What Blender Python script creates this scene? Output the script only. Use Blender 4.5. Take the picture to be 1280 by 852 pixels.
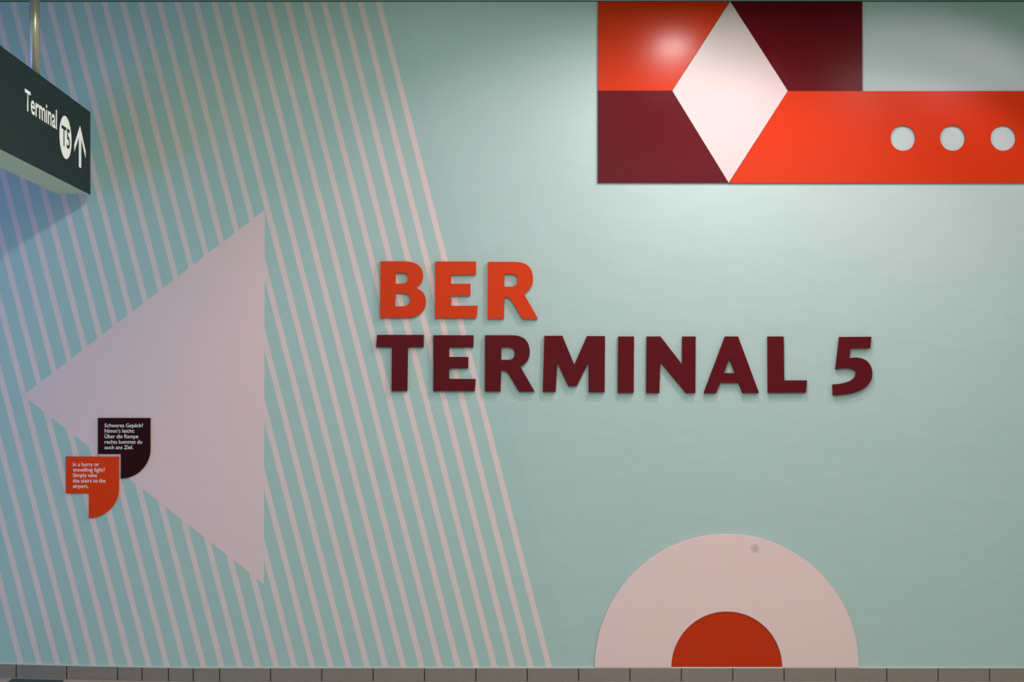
import bpy, math
from mathutils import Vector

# ------------------------------------------------------------------ clear
for o in list(bpy.data.objects):
    bpy.data.objects.remove(o)
scene = bpy.context.scene
COL = scene.collection

# ------------------------------------------------------------------ scale
S = 0.0047            # metres on the wall per photograph pixel
VX, VY = 560.0, 470.0  # foot of the camera axis on the wall
FY = 851.0            # where the floor meets the wall
DIST = 1700 * S       # camera to wall

def X(px): return (px - VX) * S
def Z(py): return (FY - py) * S

# ------------------------------------------------------------------ camera
cam = bpy.data.cameras.new('camera')
cam.sensor_width = 36.0
cam.lens = 36.0 * 1700 / 1280
cam.shift_x = (640 - VX) / 1280
cam.shift_y = (VY - 426) / 1280
camo = bpy.data.objects.new('camera', cam)
COL.objects.link(camo)
camo.location = (0, -DIST, Z(VY))
camo.rotation_euler = (math.pi / 2, 0, 0)
scene.camera = camo

# ------------------------------------------------------------------ world, exposure
w = bpy.data.worlds.new('world')
scene.world = w
w.use_nodes = True
w.node_tree.nodes['Background'].inputs[0].default_value = (0.68, 1.0, 0.87, 1)
w.node_tree.nodes['Background'].inputs[1].default_value = 0.485
vs = scene.view_settings
vs.view_transform = 'Standard'
vs.look = 'None'
vs.exposure = 0.0
vs.gamma = 1.0
vs.use_curve_mapping = False

# ------------------------------------------------------------------ lights
def light(name, kind, loc, aim, energy, color, **kw):
    d = bpy.data.lights.new(name, kind)
    d.energy = energy
    d.color = color
    for k, v in kw.items():
        setattr(d, k, v)
    o = bpy.data.objects.new(name, d)
    COL.objects.link(o)
    o.location = loc
    o.rotation_euler = (Vector(aim) - Vector(loc)).to_track_quat('-Z', 'Y').to_euler()
    return o

WARM = (1.0, 0.59, 0.71)
HALL = (0.84, 1.0, 0.90)
HALL_ROW = (1.0, 1.0, 0.99)
def wall_washer(px, depth, aim_px, aim_py, angle, energy):
    light('wall_washer', 'SPOT', (px, -depth, 3.97), (X(aim_px), 0, Z(aim_py)), energy * 0.505, WARM,
          spot_size=math.radians(angle), spot_blend=0.4, shadow_soft_size=0.045)
# lamps in the ceiling that wash the lettered part of the wall
wall_washer(0.70, 2.20, 725, 380, 108, 23)
wall_washer(0.70, 2.20, 735, 545, 92, 92)
wall_washer(3.42, 1.25, 1070, 430, 110, 52)
wall_washer(3.42, 1.25, 1010, 560, 88, 92)
wall_washer(2.00, 1.60, 860, 580, 100, 78)
wall_washer(2.00, 1.60, 1050, 380, 80, 17)
# glowing diffuser of the downlight nearest the wall
light('downlight_glow', 'AREA', (1.48, -1.0, 3.965), (1.48, -1.0, 0), 26, (1.0, 0.92, 0.9), shape='DISK', size=0.2)
light('downlight_glow', 'AREA', (3.05, -2.16, 3.965), (3.05, -2.16, 0), 12, (1.0, 0.92, 0.9), shape='DISK', size=0.2)
# general lighting of the hall
light('hall_downlight', 'SPOT', (-0.25, -4.0, 3.97), (-0.25, -2.0, 0), 140, HALL,
      spot_size=math.radians(150), spot_blend=0.5, shadow_soft_size=0.07)
light('hall_lamp_row', 'AREA', (1.5, -6.5, 3.95), (1.5, -6.5, 0), 275, HALL_ROW, shape='RECTANGLE', size=6.0, size_y=0.3)
# unseen area lights added for the blue tint at the left
light('blue_light', 'AREA', (-5.5, -2.0, 1.2), (-2.5, 0, 1.2), 30, (0.0, 0.15, 1.0), shape='RECTANGLE', size=1.2, size_y=1.2)
light('blue_light', 'AREA', (-3.5, -1.3, 2.85), (-2.5, -0.2, 3.0), 5.5, (0.08, 0.10, 1.0), shape='RECTANGLE', size=0.8, size_y=1.4)

# ------------------------------------------------------------------ materials
def srgb(r, g, b):
    f = lambda c: (c / 255 / 12.92) if c / 255 <= 0.04045 else ((c / 255 + 0.055) / 1.055) ** 2.4
    return (f(r), f(g), f(b), 1)

def mat(name, col, rough=0.5, spec=0.5, metal=0.0, var=0.03, vscale=3.0, bump=0.0, bscale=40.0, stretch=(1, 1, 1), stains=()):
    m = bpy.data.materials.new(name)
    m.use_nodes = True
    nt = m.node_tree
    bs = nt.nodes['Principled BSDF']
    bs.inputs['Roughness'].default_value = rough
    bs.inputs['Specular IOR Level'].default_value = spec
    bs.inputs['Metallic'].default_value = metal
    geo = nt.nodes.new('ShaderNodeNewGeometry')
    mp = nt.nodes.new('ShaderNodeMapping')
    mp.inputs['Scale'].default_value = stretch
    nt.links.new(geo.outputs['Position'], mp.inputs[0])
    n = nt.nodes.new('ShaderNodeTexNoise')
    n.inputs['Scale'].default_value = vscale
    n.inputs['Detail'].default_value = 5
    nt.links.new(mp.outputs[0], n.inputs['Vector'])
    mix = nt.nodes.new('ShaderNodeMixRGB')
    mix.inputs[1].default_value = tuple(c * (1 - var) for c in col[:3]) + (1,)
    mix.inputs[2].default_value = tuple(min(1, c * (1 + var)) for c in col[:3]) + (1,)
    nt.links.new(n.outputs[0], mix.inputs[0])
    out = mix.outputs[0]
    for (pos, r, c, amt) in stains:
        vm = nt.nodes.new('ShaderNodeVectorMath'); vm.operation = 'DISTANCE'
        vm.inputs[1].default_value = pos
        nt.links.new(geo.outputs['Position'], vm.inputs[0])
        mr = nt.nodes.new('ShaderNodeMapRange')
        mr.interpolation_type = 'SMOOTHSTEP'
        mr.inputs['From Min'].default_value = r * 0.35
        mr.inputs['From Max'].default_value = r * 1.15
        mr.inputs['To Min'].default_value = amt
        mr.inputs['To Max'].default_value = 0
        nt.links.new(vm.outputs['Value'], mr.inputs['Value'])
        mx = nt.nodes.new('ShaderNodeMixRGB')
        mx.inputs[2].default_value = c
        nt.links.new(mr.outputs[0], mx.inputs[0])
        nt.links.new(out, mx.inputs[1])
        out = mx.outputs[0]
    nt.links.new(out, bs.inputs['Base Color'])
    if bump:
        b = nt.nodes.new('ShaderNodeTexNoise')
        b.inputs['Scale'].default_value = bscale
        b.inputs['Detail'].default_value = 4
        nt.links.new(mp.outputs[0], b.inputs['Vector'])
        bp = nt.nodes.new('ShaderNodeBump')
        bp.inputs['Strength'].default_value = bump
        bp.inputs['Distance'].default_value = 0.02
        nt.links.new(b.outputs[0], bp.inputs['Height'])
        nt.links.new(bp.outputs[0], bs.inputs['Normal'])
    return m

def glow(m, col, strength):
    bs = m.node_tree.nodes['Principled BSDF']
    bs.inputs['Emission Color'].default_value = col
    bs.inputs['Emission Strength'].default_value = strength
    return m

TEAL = srgb(170, 196, 192)
M = {
    'teal': mat('teal_wall_paint', TEAL, 0.6, 0.25, var=0.025, vscale=1.5, bump=0.2, bscale=4.0, stretch=(1, 1, 2.2)),
    'teal_film': mat('teal_film', srgb(167, 195, 191), 0.6, 0.25, var=0.025, vscale=1.5, bump=0.2, bscale=4.0, stretch=(1, 1, 2.2)),
    'pink_film': mat('pink_film', srgb(226, 199, 201), 0.6, 0.25, var=0.025, vscale=1.5, bump=0.2, bscale=4.0, stretch=(1, 1, 2.2)),
    'pink_stripe': mat('pink_stripe_film', srgb(219, 202, 199), 0.6, 0.25, var=0.025, vscale=1.5, bump=0.2, bscale=4.0, stretch=(1, 1, 2.2)),
    'pink_panel': mat('pink_panel', srgb(228, 202, 200), 0.5, 0.3, var=0.01,
                      stains=(((X(943), -0.012, Z(685)), 6.5 * S, srgb(168, 152, 154), 0.6),)),
    'white_panel': mat('white_panel', srgb(200, 188, 185), 0.35, 0.25, var=0.01),
    'red': mat('red_panel', srgb(190, 50, 11), 0.25, 0.16, var=0.01),
    'maroon': mat('maroon_panel', srgb(86, 9, 19), 0.25, 0.14, var=0.03),
    'red_letter': mat('red_letter', srgb(208, 57, 14), 0.5, 0.12, var=0.02),
    'red_plate': mat('red_notice_plate', srgb(224, 60, 14), 0.5, 0.12, var=0.02),
    'maroon_letter': mat('maroon_letter', srgb(88, 9, 21), 0.5, 0.12, var=0.03, vscale=120),
    'dark_plate': mat('dark_maroon_plate', srgb(44, 4, 13), 0.45, 0.12, var=0.02),
    'print': mat('white_print', srgb(244, 240, 236), 0.5, 0.3, var=0.01),
    'sign_face': mat('dark_green_sign_face', srgb(40, 57, 58), 0.5, 0.15, var=0.04),
    'sign_body': mat('sign_housing_metal', srgb(210, 226, 186), 0.5, 0.3, var=0.04),
    'sign_print': glow(mat('sign_glow_print', srgb(235, 232, 226), 0.5, 0.3, var=0.01), srgb(255, 250, 240), 0.38),  # emission added to lift the print, which the lamps leave dull
    'steel': mat('brushed_steel', srgb(205, 192, 168), 0.3, 0.5, metal=0.6, var=0.05, vscale=30),
    'tile': mat('grey_skirting_tile', srgb(134, 125, 116), 0.45, 0.4, var=0.10, vscale=8, stretch=(1, 1, 5)),
    'grout': mat('dark_grout', srgb(62, 58, 54), 0.8, 0.2, var=0.05),
    'bead': mat('pale_sealant', srgb(205, 206, 203), 0.5, 0.3, var=0.02),
    'floor': mat('beige_floor', srgb(176, 160, 144), 0.5, 0.4, var=0.06, vscale=12),
    'floor_plate': mat('dark_green_floor_plate', srgb(56, 72, 66), 0.5, 0.4, var=0.06, vscale=20),
    'ceiling': mat('ceiling_paint', srgb(120, 140, 132), 0.7, 0.2, var=0.02),
    'joint': mat('dark_joint', srgb(48, 86, 72), 0.8, 0.1, var=0.02),
}

# ------------------------------------------------------------------ mesh helpers
def link(o, parent=None, **props):
    COL.objects.link(o)
    if parent is not None:
        o.parent = parent
    for k, v in props.items():
        o[k] = v
    return o

def mesh_obj(name, verts, faces, m, parent=None, loc=(0, 0, 0), **props):
    me = bpy.data.meshes.new(name)
    me.from_pydata([tuple(v) for v in verts], [], faces)
    me.update()
    me.materials.append(m)
    o = bpy.data.objects.new(name, me)
    o.location = loc
    return link(o, parent, **props)

def box(name, x0, x1, y0, y1, z0, z1, m, parent=None, **props):
    c = ((x0 + x1) / 2, (y0 + y1) / 2, (z0 + z1) / 2)
    hx, hy, hz = (x1 - x0) / 2, (y1 - y0) / 2, (z1 - z0) / 2
    v = [(sx * hx, sy * hy, sz * hz) for sz in (-1, 1) for sx, sy in ((-1, -1), (1, -1), (1, 1), (-1, 1))]
    f = [(3, 2, 1, 0), (4, 5, 6, 7), (0, 1, 5, 4), (1, 2, 6, 5), (2, 3, 7, 6), (3, 0, 4, 7)]
    loc = Vector(c)
    if parent is not None:
        loc -= parent.location
    return mesh_obj(name, v, f, m, parent, loc, **props)

def curve_mesh(loops, thick, bevel):
    """filled outline(s) with holes, thickness along -Y, back on y=0 (loops in metres, x/z)"""
    cu = bpy.data.curves.new('tmp', 'CURVE')
    cu.dimensions = '2D'
    cu.fill_mode = 'BOTH'
    cu.extrude = max(thick / 2 - bevel, 0)
    cu.bevel_depth = bevel
    cu.bevel_resolution = 1
    cu.offset = -bevel
    for lp in loops:
        sp = cu.splines.new('POLY')
        sp.points.add(len(lp) - 1)
        for p, (a, b) in zip(sp.points, lp):
            p.co = (a, b, 0, 1)
        sp.use_cyclic_u = True
    o = bpy.data.objects.new('tmp', cu)
    COL.objects.link(o)
    dg = bpy.context.evaluated_depsgraph_get()
    dg.update()
    me = bpy.data.meshes.new_from_object(o.evaluated_get(dg))
    bpy.data.objects.remove(o)
    bpy.data.curves.remove(cu)
    for v in me.vertices:
        x, y, z = v.co
        v.co = (x, -z - thick / 2, y)
    me.update()
    return me

def plate(name, loops_px, thick, m, parent=None, y=-0.0012, bevel=0.0015, **props):
    """outline given in photograph pixels on the wall; stands at y (wall = 0), proud towards the camera"""
    pts = [p for p in loops_px[0]]
    cx = (min(p[0] for p in pts) + max(p[0] for p in pts)) / 2
    cy = (min(p[1] for p in pts) + max(p[1] for p in pts)) / 2
    loops = [[((a - cx) * S, (cy - b) * S) for a, b in lp] for lp in loops_px]
    me = curve_mesh(loops, thick, bevel)
    me.name = name
    me.materials.clear()
    me.materials.append(m)
    o = bpy.data.objects.new(name, me)
    loc = Vector((X(cx), y, Z(cy)))
    if parent is not None:
        loc -= parent.location
    o.location = loc
    return link(o, parent, **props)

def arc(cx, cy, r, a0, a1, n, ry=None):
    ry = ry or r
    return [(cx + r * math.cos(math.radians(a0 + (a1 - a0) * i / n)),
             cy + ry * math.sin(math.radians(a0 + (a1 - a0) * i / n))) for i in range(n + 1)]

def bez(p0, p1, p2, p3, n=8):
    out = []
    for i in range(1, n + 1):
        t = i / n
        u = 1 - t
        out.append(tuple(u**3 * a + 3 * u*u*t * b + 3 * u*t*t * c + t**3 * d for a, b, c, d in zip(p0, p1, p2, p3)))
    return out

def text_mesh(body, bold):
    cu = bpy.data.curves.new('tmp', 'FONT')
    cu.body = body
    cu.size = 1.0
    cu.offset = bold
    cu.resolution_u = 3
    o = bpy.data.objects.new('tmp', cu)
    COL.objects.link(o)
    dg = bpy.context.evaluated_depsgraph_get()
    dg.update()
    me = bpy.data.meshes.new_from_object(o.evaluated_get(dg))
    bpy.data.objects.remove(o)
    bpy.data.curves.remove(cu)
    return me

# cap height of the built-in face, measured from the glyph itself
_m = text_mesh('T', 0.0)
CAP = max(v.co.y for v in _m.vertices)
bpy.data.meshes.remove(_m)

def text_obj(name, body, x0, x1, base, cap, m, parent, y, bold=0.012):
    """one line of flat print; x0/x1/base/cap in wall pixels, facing the camera"""
    me = text_mesh(body, bold)
    xs = [v.co.x for v in me.vertices]
    a, b = min(xs), max(xs)
    sx = (x1 - x0) * S / (b - a)
    sz = cap * S / CAP
    for v in me.vertices:
        v.co = ((v.co.x - a) * sx, 0, v.co.y * sz)
    me.materials.clear()
    me.materials.append(m)
    me.name = name
    o = bpy.data.objects.new(name, me)
    o.location = Vector((X(x0), y, Z(base))) - parent.location
    return link(o, parent)

# ------------------------------------------------------------------ structure
XL, XR, YN = X(-520), X(1900), -13.0
ZC = Z(-9)
def rise(px):
    """the floor and skirting climb slightly towards the left"""
    return 5.3 * (max(0.0, 250 - max(px, -300)) / 250) ** 1.35 * S

wall = box('wall_back', XL, XR, 0.0, 0.25, -0.05, Z(-40), M['teal'], kind='structure')

# foil on the wall: a teal field, stripes and the arrow triangle
def top_x(k): return 472.7 - 22.85 * k
def bot_x(k): return 686.2 - 22.72 * k
def stripe_x(k, y): return top_x(k) + (bot_x(k) - top_x(k)) * y / 833.0
YT, YB = 2.5, 833.0
plate('teal_foil', [[(stripe_x(-1.35, YT), YT), (stripe_x(-1.35, YB), YB), (stripe_x(30, YB), YB), (stripe_x(30, YT), YT)]],
      0.0004, M['teal_film'], wall, y=0.0, bevel=0)
for k in range(30):
    hw = 3.7
    plate('stripe', [[(stripe_x(k, YT) - hw, YT), (stripe_x(k, YB) - hw, YB), (stripe_x(k, YB) + hw, YB), (stripe_x(k, YT) + hw, YT)]],
          0.0005, M['pink_stripe'], wall, y=-0.0004, bevel=0)
plate('triangle', [[(331, 262), (29, 494), (330, 730)]], 0.0006, M['pink_film'], wall, y=-0.0009, bevel=0,
      label='large pale pink triangle pointing left')

# ceiling with a dark joint along the wall just below it
box('ceiling', XL, XR, YN, -0.05, ZC, ZC + 0.2, M['ceiling'], kind='structure')
box('trim_top', XL, XR, -0.004, 0.0, Z(2.2), Z(1.0), M['joint'], kind='structure')

# floor strip, following the rise
xs = [-520, -300, -150, 0, 40, 80, 120, 160, 200, 250, 1900]
v, f = [], []
for i, px in enumerate(xs):
    z = rise(px)
    v += [(X(px), 0.0, z), (X(px), YN, z), (X(px), 0.0, -0.15), (X(px), YN, -0.15)]
n = len(xs)
for i in range(n - 1):
    a, b = 4 * i, 4 * i + 4
    f += [(a, a + 1, b + 1, b), (a + 2, b + 2, b + 3, a + 3), (a + 1, a + 3, b + 3, b + 1), (a, b, b + 2, a + 2)]
f += [(0, 2, 3, 1), (4 * n - 4, 4 * n - 3, 4 * n - 1, 4 * n - 2)]
floor = mesh_obj('floor', v, f, M['floor'], kind='structure')
# dark green plate let into the floor by the skirting at the left
x0, x1, y0, y1, t = X(18), X(83), -0.34, -0.034, 0.001
zz = lambda x: rise(x / S + VX)
pv = [(x0, y1, zz(x0) + t), (x0, y0, zz(x0) + t), (x1, y0, zz(x1) + t), (x1, y1, zz(x1) + t),
      (x0, y1, zz(x0) - 0.01), (x0, y0, zz(x0) - 0.01), (x1, y0, zz(x1) - 0.01), (x1, y1, zz(x1) - 0.01)]
mesh_obj('floor_plate', pv, [(0, 1, 2, 3), (7, 6, 5, 4), (0, 4, 5, 1), (1, 5, 6, 2), (2, 6, 7, 3), (3, 7, 4, 0)],
         M['floor_plate'], floor, label='dark green floor plate')

# skirting: a backing of grout, single tiles, a pale bead along the top
joints = [-491, -427, -363, -299, -235, -171, -107, -43, 21, 84, 147.5, 178, 211, 242, 275, 338.5] + [402.4 + 64.12 * i for i in range(24)]
TH = 16.6  # tile height in pixels
def strip(name, pxs, y0, y1, zlo, zhi, m, parent=None, **props):
    v, f = [], []
    for px in pxs:
        r = rise(px)
        v += [(X(px), y0, r + zlo), (X(px), y1, r + zlo), (X(px), y1, r + zhi), (X(px), y0, r + zhi)]
    for i in range(len(pxs) - 1):
        a, b = 4 * i, 4 * i + 4
        for j in range(4):
            k = (j + 1) % 4
            f.append((a + j, b + j, b + k, a + k))
    e = 4 * len(pxs) - 4
    f += [(0, 1, 2, 3), (e + 3, e + 2, e + 1, e)]
    f = [tuple(reversed(q)) for q in f]
    return mesh_obj(name, v, f, m, parent, **props)
base = strip('baseboard_back', [-500, -300, -150, 0, 40, 80, 120, 160, 200, 250, 1880], -0.008, 0.0, 0.0, TH * S, M['grout'], kind='structure')
for a, b in zip(joints[:-1], joints[1:]):
    gap = 0.75
    strip('tile', [a + gap, (a + b) / 2, b - gap], -0.012, -0.008, 0.001, TH * S, M['tile'], base)
strip('sealant_bead', [-491, -300, -150, 0, 40, 80, 120, 160, 200, 250, 1876], -0.010, -0.0016, TH * S, (TH + 1.5) * S, M['bead'], base,
      label='thin pale sealant line along the top of the tiles')

# ------------------------------------------------------------------ panels at the top of the wall
PT = 0.012
g1 = 'geometric wall panels at the top'
def panel(name, loops, m, label, thick=PT):
    return plate(name, loops, thick, m, bevel=0.0006, label=label, category='wall panel', group=g1)
panel('wall_panel', [[(747, 2.6), (911.7, 2.6), (839.7, 113.9), (747, 113.9)]], M['red'],
      'red four-sided panel at the upper left of the geometric group, touching the ceiling')
panel('wall_panel', [[(747, 114.2), (839.7, 114.2), (909.9, 228.6), (747, 228.6)]], M['maroon'],
      'maroon four-sided panel at the lower left of the geometric group, under the small red panel')
panel('wall_panel', [[(912.5, 2.6), (1077, 2.6), (1077, 113.9), (984.3, 113.9)]], M['maroon'],
      'dark maroon panel right of the white diamond, above the long red bar')
panel('wall_panel', [[(912.1, 2.6), (984, 114), (910.3, 228.6), (840, 114)]], M['white_panel'],
      'white diamond panel between the red and maroon panels')
holes = [arc(hx, 173, 15.7, 0, 360, 40)[:-1] for hx in (1128, 1190, 1253, 1315.5)]
panel('wall_panel', [[(984.3, 114.2), (1420, 114.2), (1420, 229), (910.7, 229)]] + holes, M['red'],
      'long red bar panel with a row of round holes, running off to the right')

# ------------------------------------------------------------------ half round panels above the skirting
cx, cy = 908, 833.2
plate('half_round_panel', [arc(cx, cy, 165, 180, 360, 64, 166.3) + arc(cx, cy, 69.2, 360, 180, 40, 69.6)], 0.012, M['pink_panel'],
      label='pale pink half ring panel standing on the skirting tiles', category='wall panel')
plate('half_round_panel', [arc(cx, cy, 68.8, 180, 360, 40, 69.2)], 0.007, M['red'],
      label='small red half disc panel inside the pale pink half ring', category='wall panel')

# ------------------------------------------------------------------ raised letters
K = 8.517
def L(ox, oy, pts): return [(ox + a / K, oy + b / K) for a, b in pts]
LT = 0.019
def letter(name, ch_label, loops, m, group):
    plate(name, loops, LT, m, y=-0.005, bevel=0.001, label=ch_label, category='wall letter', group=group)
gB, gT = 'red raised letters of the upper line', 'maroon raised letters of the lower line'
# B
o = (460, 315)
outer = [(135, 100)] + [(385, 100)] + bez((385, 100), (520, 100), (588, 160), (588, 245)) + bez((588, 245), (588, 310), (565, 350), (510, 382)) \
    + bez((510, 382), (585, 410), (618, 455), (618, 530)) + bez((618, 530), (618, 640), (530, 700), (400, 700)) + [(130, 700)]
h1 = [(298, 222)] + bez((370, 222), (412, 225), (425, 245), (425, 278), 6) + bez((425, 278), (425, 322), (400, 336), (365, 338), 6) + [(296, 338)]
h2 = [(296, 436)] + bez((360, 436), (420, 438), (448, 465), (448, 508), 6) + bez((448, 508), (448, 560), (410, 578), (368, 578), 6) + [(292, 578)]
letter('wall_letter', 'red raised letter B, first letter of the short upper line', [L(*o, outer), L(*o, h1), L(*o, h2)], M['red_letter'], gB)
# E of BER
letter('wall_letter', 'red raised letter E, middle letter of the short upper line',
       [L(*o, [(716, 102), (1150, 102), (1150, 243), (886, 243), (886, 338), (1091, 338), (1091, 465), (886, 465), (886, 572), (1167, 572), (1154, 703), (714, 703)])],
       M['red_letter'], gB)
o = (580, 315)
outer = [(256, 106), (540, 106)] + bez((540, 106), (670, 106), (732, 170), (732, 285)) + bez((732, 285), (732, 365), (700, 410), (634, 440)) \
    + [(786, 712), (620, 712)] + [(512, 530)] + bez((512, 530), (490, 492), (470, 480), (428, 478), 5) + [(424, 710), (252, 710)]
hole = [(429, 234), (505, 234)] + bez((505, 234), (550, 236), (568, 260), (568, 300), 6) + bez((568, 300), (568, 350), (545, 368), (500, 370), 6) + [(429, 370)]
letter('wall_letter', 'red raised letter R, last letter of the short upper line', [L(*o, outer), L(*o, hole)], M['red_letter'], gB)
# TERMINAL 5
o = (460, 405)
letter('wall_letter', 'maroon raised letter T, first letter of TERMINAL, over the stripes',
       [L(*o, [(100, 114), (596, 114), (594, 246), (427, 246), (422, 712), (252, 712), (256, 246), (87, 246)])], M['maroon_letter'], gT)
letter('wall_letter', 'maroon raised letter E, second letter of TERMINAL',
       [L(*o, [(695, 118), (1124, 118), (1122, 247), (865, 247), (865, 348), (1069, 348), (1067, 470), (865, 470), (865, 580), (1147, 582), (1136, 713), (695, 713)])],
       M['maroon_letter'], gT)
o = (580, 405)
outer = [(223, 118), (510, 118)] + bez((510, 118), (635, 118), (698, 180), (698, 292)) + bez((698, 292), (698, 375), (665, 420), (598, 450)) \
    + [(752, 718), (584, 718), (480, 540)] + bez((480, 540), (458, 505), (440, 492), (395, 490), 5) + [(388, 716), (221, 716)]
hole = [(396, 246), (478, 246)] + bez((478, 246), (520, 248), (538, 272), (538, 312), 6) + bez((538, 312), (538, 362), (515, 378), (470, 379), 6) + [(396, 379)]
letter('wall_letter', 'maroon raised letter R, third letter of TERMINAL', [L(*o, outer), L(*o, hole)], M['maroon_letter'], gT)
o = (670, 405)
letter('wall_letter', 'maroon raised letter M in the middle of TERMINAL',
       [L(*o, [(87, 124), (279, 124), (405, 432), (541, 127), (731, 127), (726, 724), (558, 724), (556, 400), (428, 660), (342, 660), (224, 405), (207, 720), (71, 720)])],
       M['maroon_letter'], gT)
o = (760, 405)
letter('wall_letter', 'maroon raised letter I between M and N of TERMINAL', [L(*o, [(105, 131), (272, 131), (268, 731), (100, 731)])], M['maroon_letter'], gT)
letter('wall_letter', 'maroon raised letter N between I and A of TERMINAL',
       [L(*o, [(407, 131), (553, 131), (783, 428), (785, 131), (927, 131), (923, 733), (825, 733), (551, 402), (541, 733), (403, 733)])], M['maroon_letter'], gT)
o = (870, 405)
letter('wall_letter', 'maroon raised letter A, last but one in TERMINAL',
       [L(*o, [(302, 131), (440, 131), (663, 733), (490, 733), (447, 626), (250, 626), (206, 735), (76, 735)]),
        L(*o, [(348, 364), (290, 519), (408, 519)])], M['maroon_letter'], gT)
letter('wall_letter', 'maroon raised letter L, last letter of TERMINAL',
       [L(*o, [(754, 131), (925, 131), (929, 597), (1173, 597), (1160, 729), (758, 731)])], M['maroon_letter'], gT)
o = (980, 405)
five = [(580, 136), (919, 134), (906, 259), (696, 262), (686, 362)] + bez((686, 362), (760, 345), (838, 355), (886, 405)) \
    + bez((886, 405), (928, 450), (936, 520), (922, 580)) + bez((922, 580), (890, 690), (740, 758), (512, 757), 10) + [(508, 640)] \
    + bez((508, 640), (660, 636), (756, 590), (758, 525)) + bez((758, 525), (758, 475), (690, 460), (540, 480))
letter('wall_letter', 'maroon raised figure 5 at the right end of the lower line', [L(*o, five)], M['maroon_letter'], gT)

# ------------------------------------------------------------------ the two speech bubble plates
def bubble(x0, y0, x1, yb, xt, ytip, m, label, lines, tx, ty, ly):
    r = x1 - xt
    lp = [(x0, y0), (x1, y0)] + arc(xt, ytip - r, r, 0, 90, 14) + [(xt, yb), (x0, yb)]
    p = plate('speech_bubble_plate', [lp], 0.010, m, y=-0.002, label=label, category='notice', group='speech bubble notices')
    for i, (t, xe) in enumerate(lines):
        text_obj('lettering', t, tx, xe, ty + ly * i, 4.6, M['print'], p, -0.0122, 0.004)
    return p
bubble(122.9, 522, 188.6, 567, 151.6, 597.6, M['dark_plate'],
       'dark maroon speech bubble plate with German text, upper of the two on the triangle',
       (('Schweres Gepäck?', 179.3), ('Nimm’s leicht:', 168.5), ('Über die Rampe', 173.3), ('rechts kommst du', 178), ('auch ans Ziel.', 167.1)),
       131.4, 533.6, 6.83)
bubble(82.9, 570.2, 149.2, 616.1, 111.7, 647, M['red_plate'],
       'red speech bubble plate with English text, lower left of the dark one',
       (('In a hurry or', 124.6), ('travelling light?', 131.7), ('Simply take', 122), ('the stairs to the', 132.4), ('airport.', 111)),
       91.9, 582.1, 6.8)

# ------------------------------------------------------------------ hanging sign at the left
T_END = 0.983
KX = 447 * T_END                       # plane of the lettered face, in pixels left of the axis
XF = -KX * S
def U(px): return KX / (VX - px)  # fraction of the camera distance for a face point seen at px
def YU(t): return -(1 - t) * DIST
def ZV(v): return Z(VY) - v * S   # v = height below the axis in wall-scale pixels
t_end, t_near = T_END, 0.66
zt, zb = ZV(-330 * T_END), ZV(-227 * T_END)
wth = 43 * T_END * S
sign = bpy.data.objects.new('hanging_sign', None)
sign.location = (XF - wth / 2, YU((t_end + t_near) / 2), zb)
link(sign, label='dark green hanging direction sign with arrow, on a steel pole', category='sign')
so = sign.location
# housing with a small rounding at the far lower edges
prof = [(0.006, 0), (0.006, zt - zb - 0.004), (0.012, zt - zb), (wth - 0.006, zt - zb), (wth, zt - zb - 0.006), (wth, 0.012), (wth - 0.010, 0.0)]
v = []
for yy in (YU(t_near) + 0.004, YU(t_end) - 0.004):
    v += [(XF - a - so.x, yy - so.y, zb + 0.002 + b - so.z - (0.002 if b > 0.1 else 0)) for a, b in prof]
n = len(prof)
f = [(i, (i + 1) % n, n + (i + 1) % n, n + i) for i in range(n)] + [tuple(range(n - 1, -1, -1)), tuple(range(n, 2 * n))]
mesh_obj('housing', v, f, M['sign_body'], sign)
box('face_plate', XF - 0.006, XF, YU(t_near), YU(t_end), zb, zt, M['sign_face'], sign)

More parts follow.
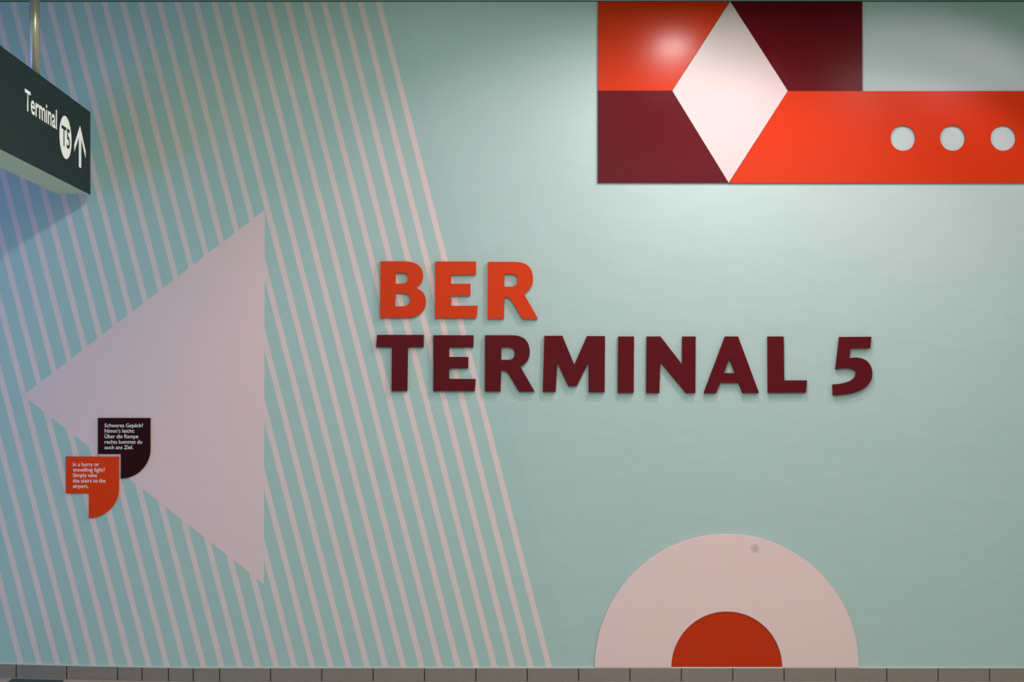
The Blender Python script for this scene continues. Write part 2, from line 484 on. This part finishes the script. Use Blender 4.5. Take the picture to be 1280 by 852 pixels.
QS = T_END / 0.85   # the print was measured for a plane at 0.85
def on_face(name, verts2, faces, m, h=0.0012):
    """flat print: verts2 = (u, v) in wall-scale pixels along depth and height"""
    vv = [(XF + h - so.x, -(1700 - u) * S - so.y, ZV(vv_) - so.z) for u, vv_ in verts2]
    return mesh_obj(name, vv, faces, m, sign)
def face_text(name, body, u0, u1, vbase, cap, m, h, bold):
    me = text_mesh(body, bold)
    xs_ = [q.co.x for q in me.vertices]
    a, b = min(xs_), max(xs_)
    for q in me.vertices:
        u = u0 + (q.co.x - a) / (b - a) * (u1 - u0)
        vv_ = vbase - q.co.y / CAP * cap
        q.co = (XF + h - so.x, -(1700 - u) * S - so.y, ZV(vv_) - so.z)
    me.materials.clear()
    me.materials.append(m)
    me.name = name
    return link(bpy.data.objects.new(name, me), sign)
face_text('lettering', 'Terminal', 1700 * U(30.8), 1700 * U(70.8), -239.6 * QS, 18.2 * QS, M['sign_print'], 0.0012, 0.012)
uc, vc, rr = 1700 * U(81.7), -236.9 * QS, 21.2 * QS
on_face('disc', [(uc + rr * math.cos(2 * math.pi * i / 40), vc + rr * math.sin(2 * math.pi * i / 40)) for i in range(40)], [tuple(range(40))], M['sign_print'])
face_text('disc_lettering', 'T5', 1700 * U(76.4), 1700 * U(87.0), -227.5 * QS, 19.0 * QS, M['sign_face'], 0.0024, 0.015)
ua, vt, vb = 1700 * U(99.8), -258.6 * QS, -215.3 * QS
hw = 4.3 * QS
a1, a2, a3, a4 = 21.5 * QS, 23 * QS, 30.5 * QS, 13 * QS
arrow = [(ua, vt), (ua + a1, vt + a2), (ua + a1, vt + a3), (ua + hw, vt + a4), (ua + hw, vb), (ua - hw, vb), (ua - hw, vt + a4), (ua - a1, vt + a3), (ua - a1, vt + a2)]
on_face('arrow', arrow, [(0, 8, 7, 6), (0, 6, 3), (0, 3, 2, 1), (6, 5, 4, 3)], M['sign_print'])
def pole(t):
    r, n = 5.8 * S, 24
    px_, py_ = XF - wth / 2 + 0.004, YU(t)
    v = []
    for zz_ in (zt - 0.02, ZC):
        v += [(px_ + r * math.cos(2 * math.pi * i / n) - so.x, py_ + r * math.sin(2 * math.pi * i / n) - so.y, zz_ - so.z) for i in range(n)]
    f = [(i, (i + 1) % n, n + (i + 1) % n, n + i) for i in range(n)] + [tuple(range(n - 1, -1, -1)), tuple(range(n, 2 * n))]
    o = mesh_obj('pole', v, f, M['steel'], sign, label='thin round steel pole up to the ceiling')
    for p in o.data.polygons:
        p.use_smooth = len(p.vertices) == 4
pole((KX + 21.5 * T_END - 0.85) / (VX - 43.3))
pole(0.74)
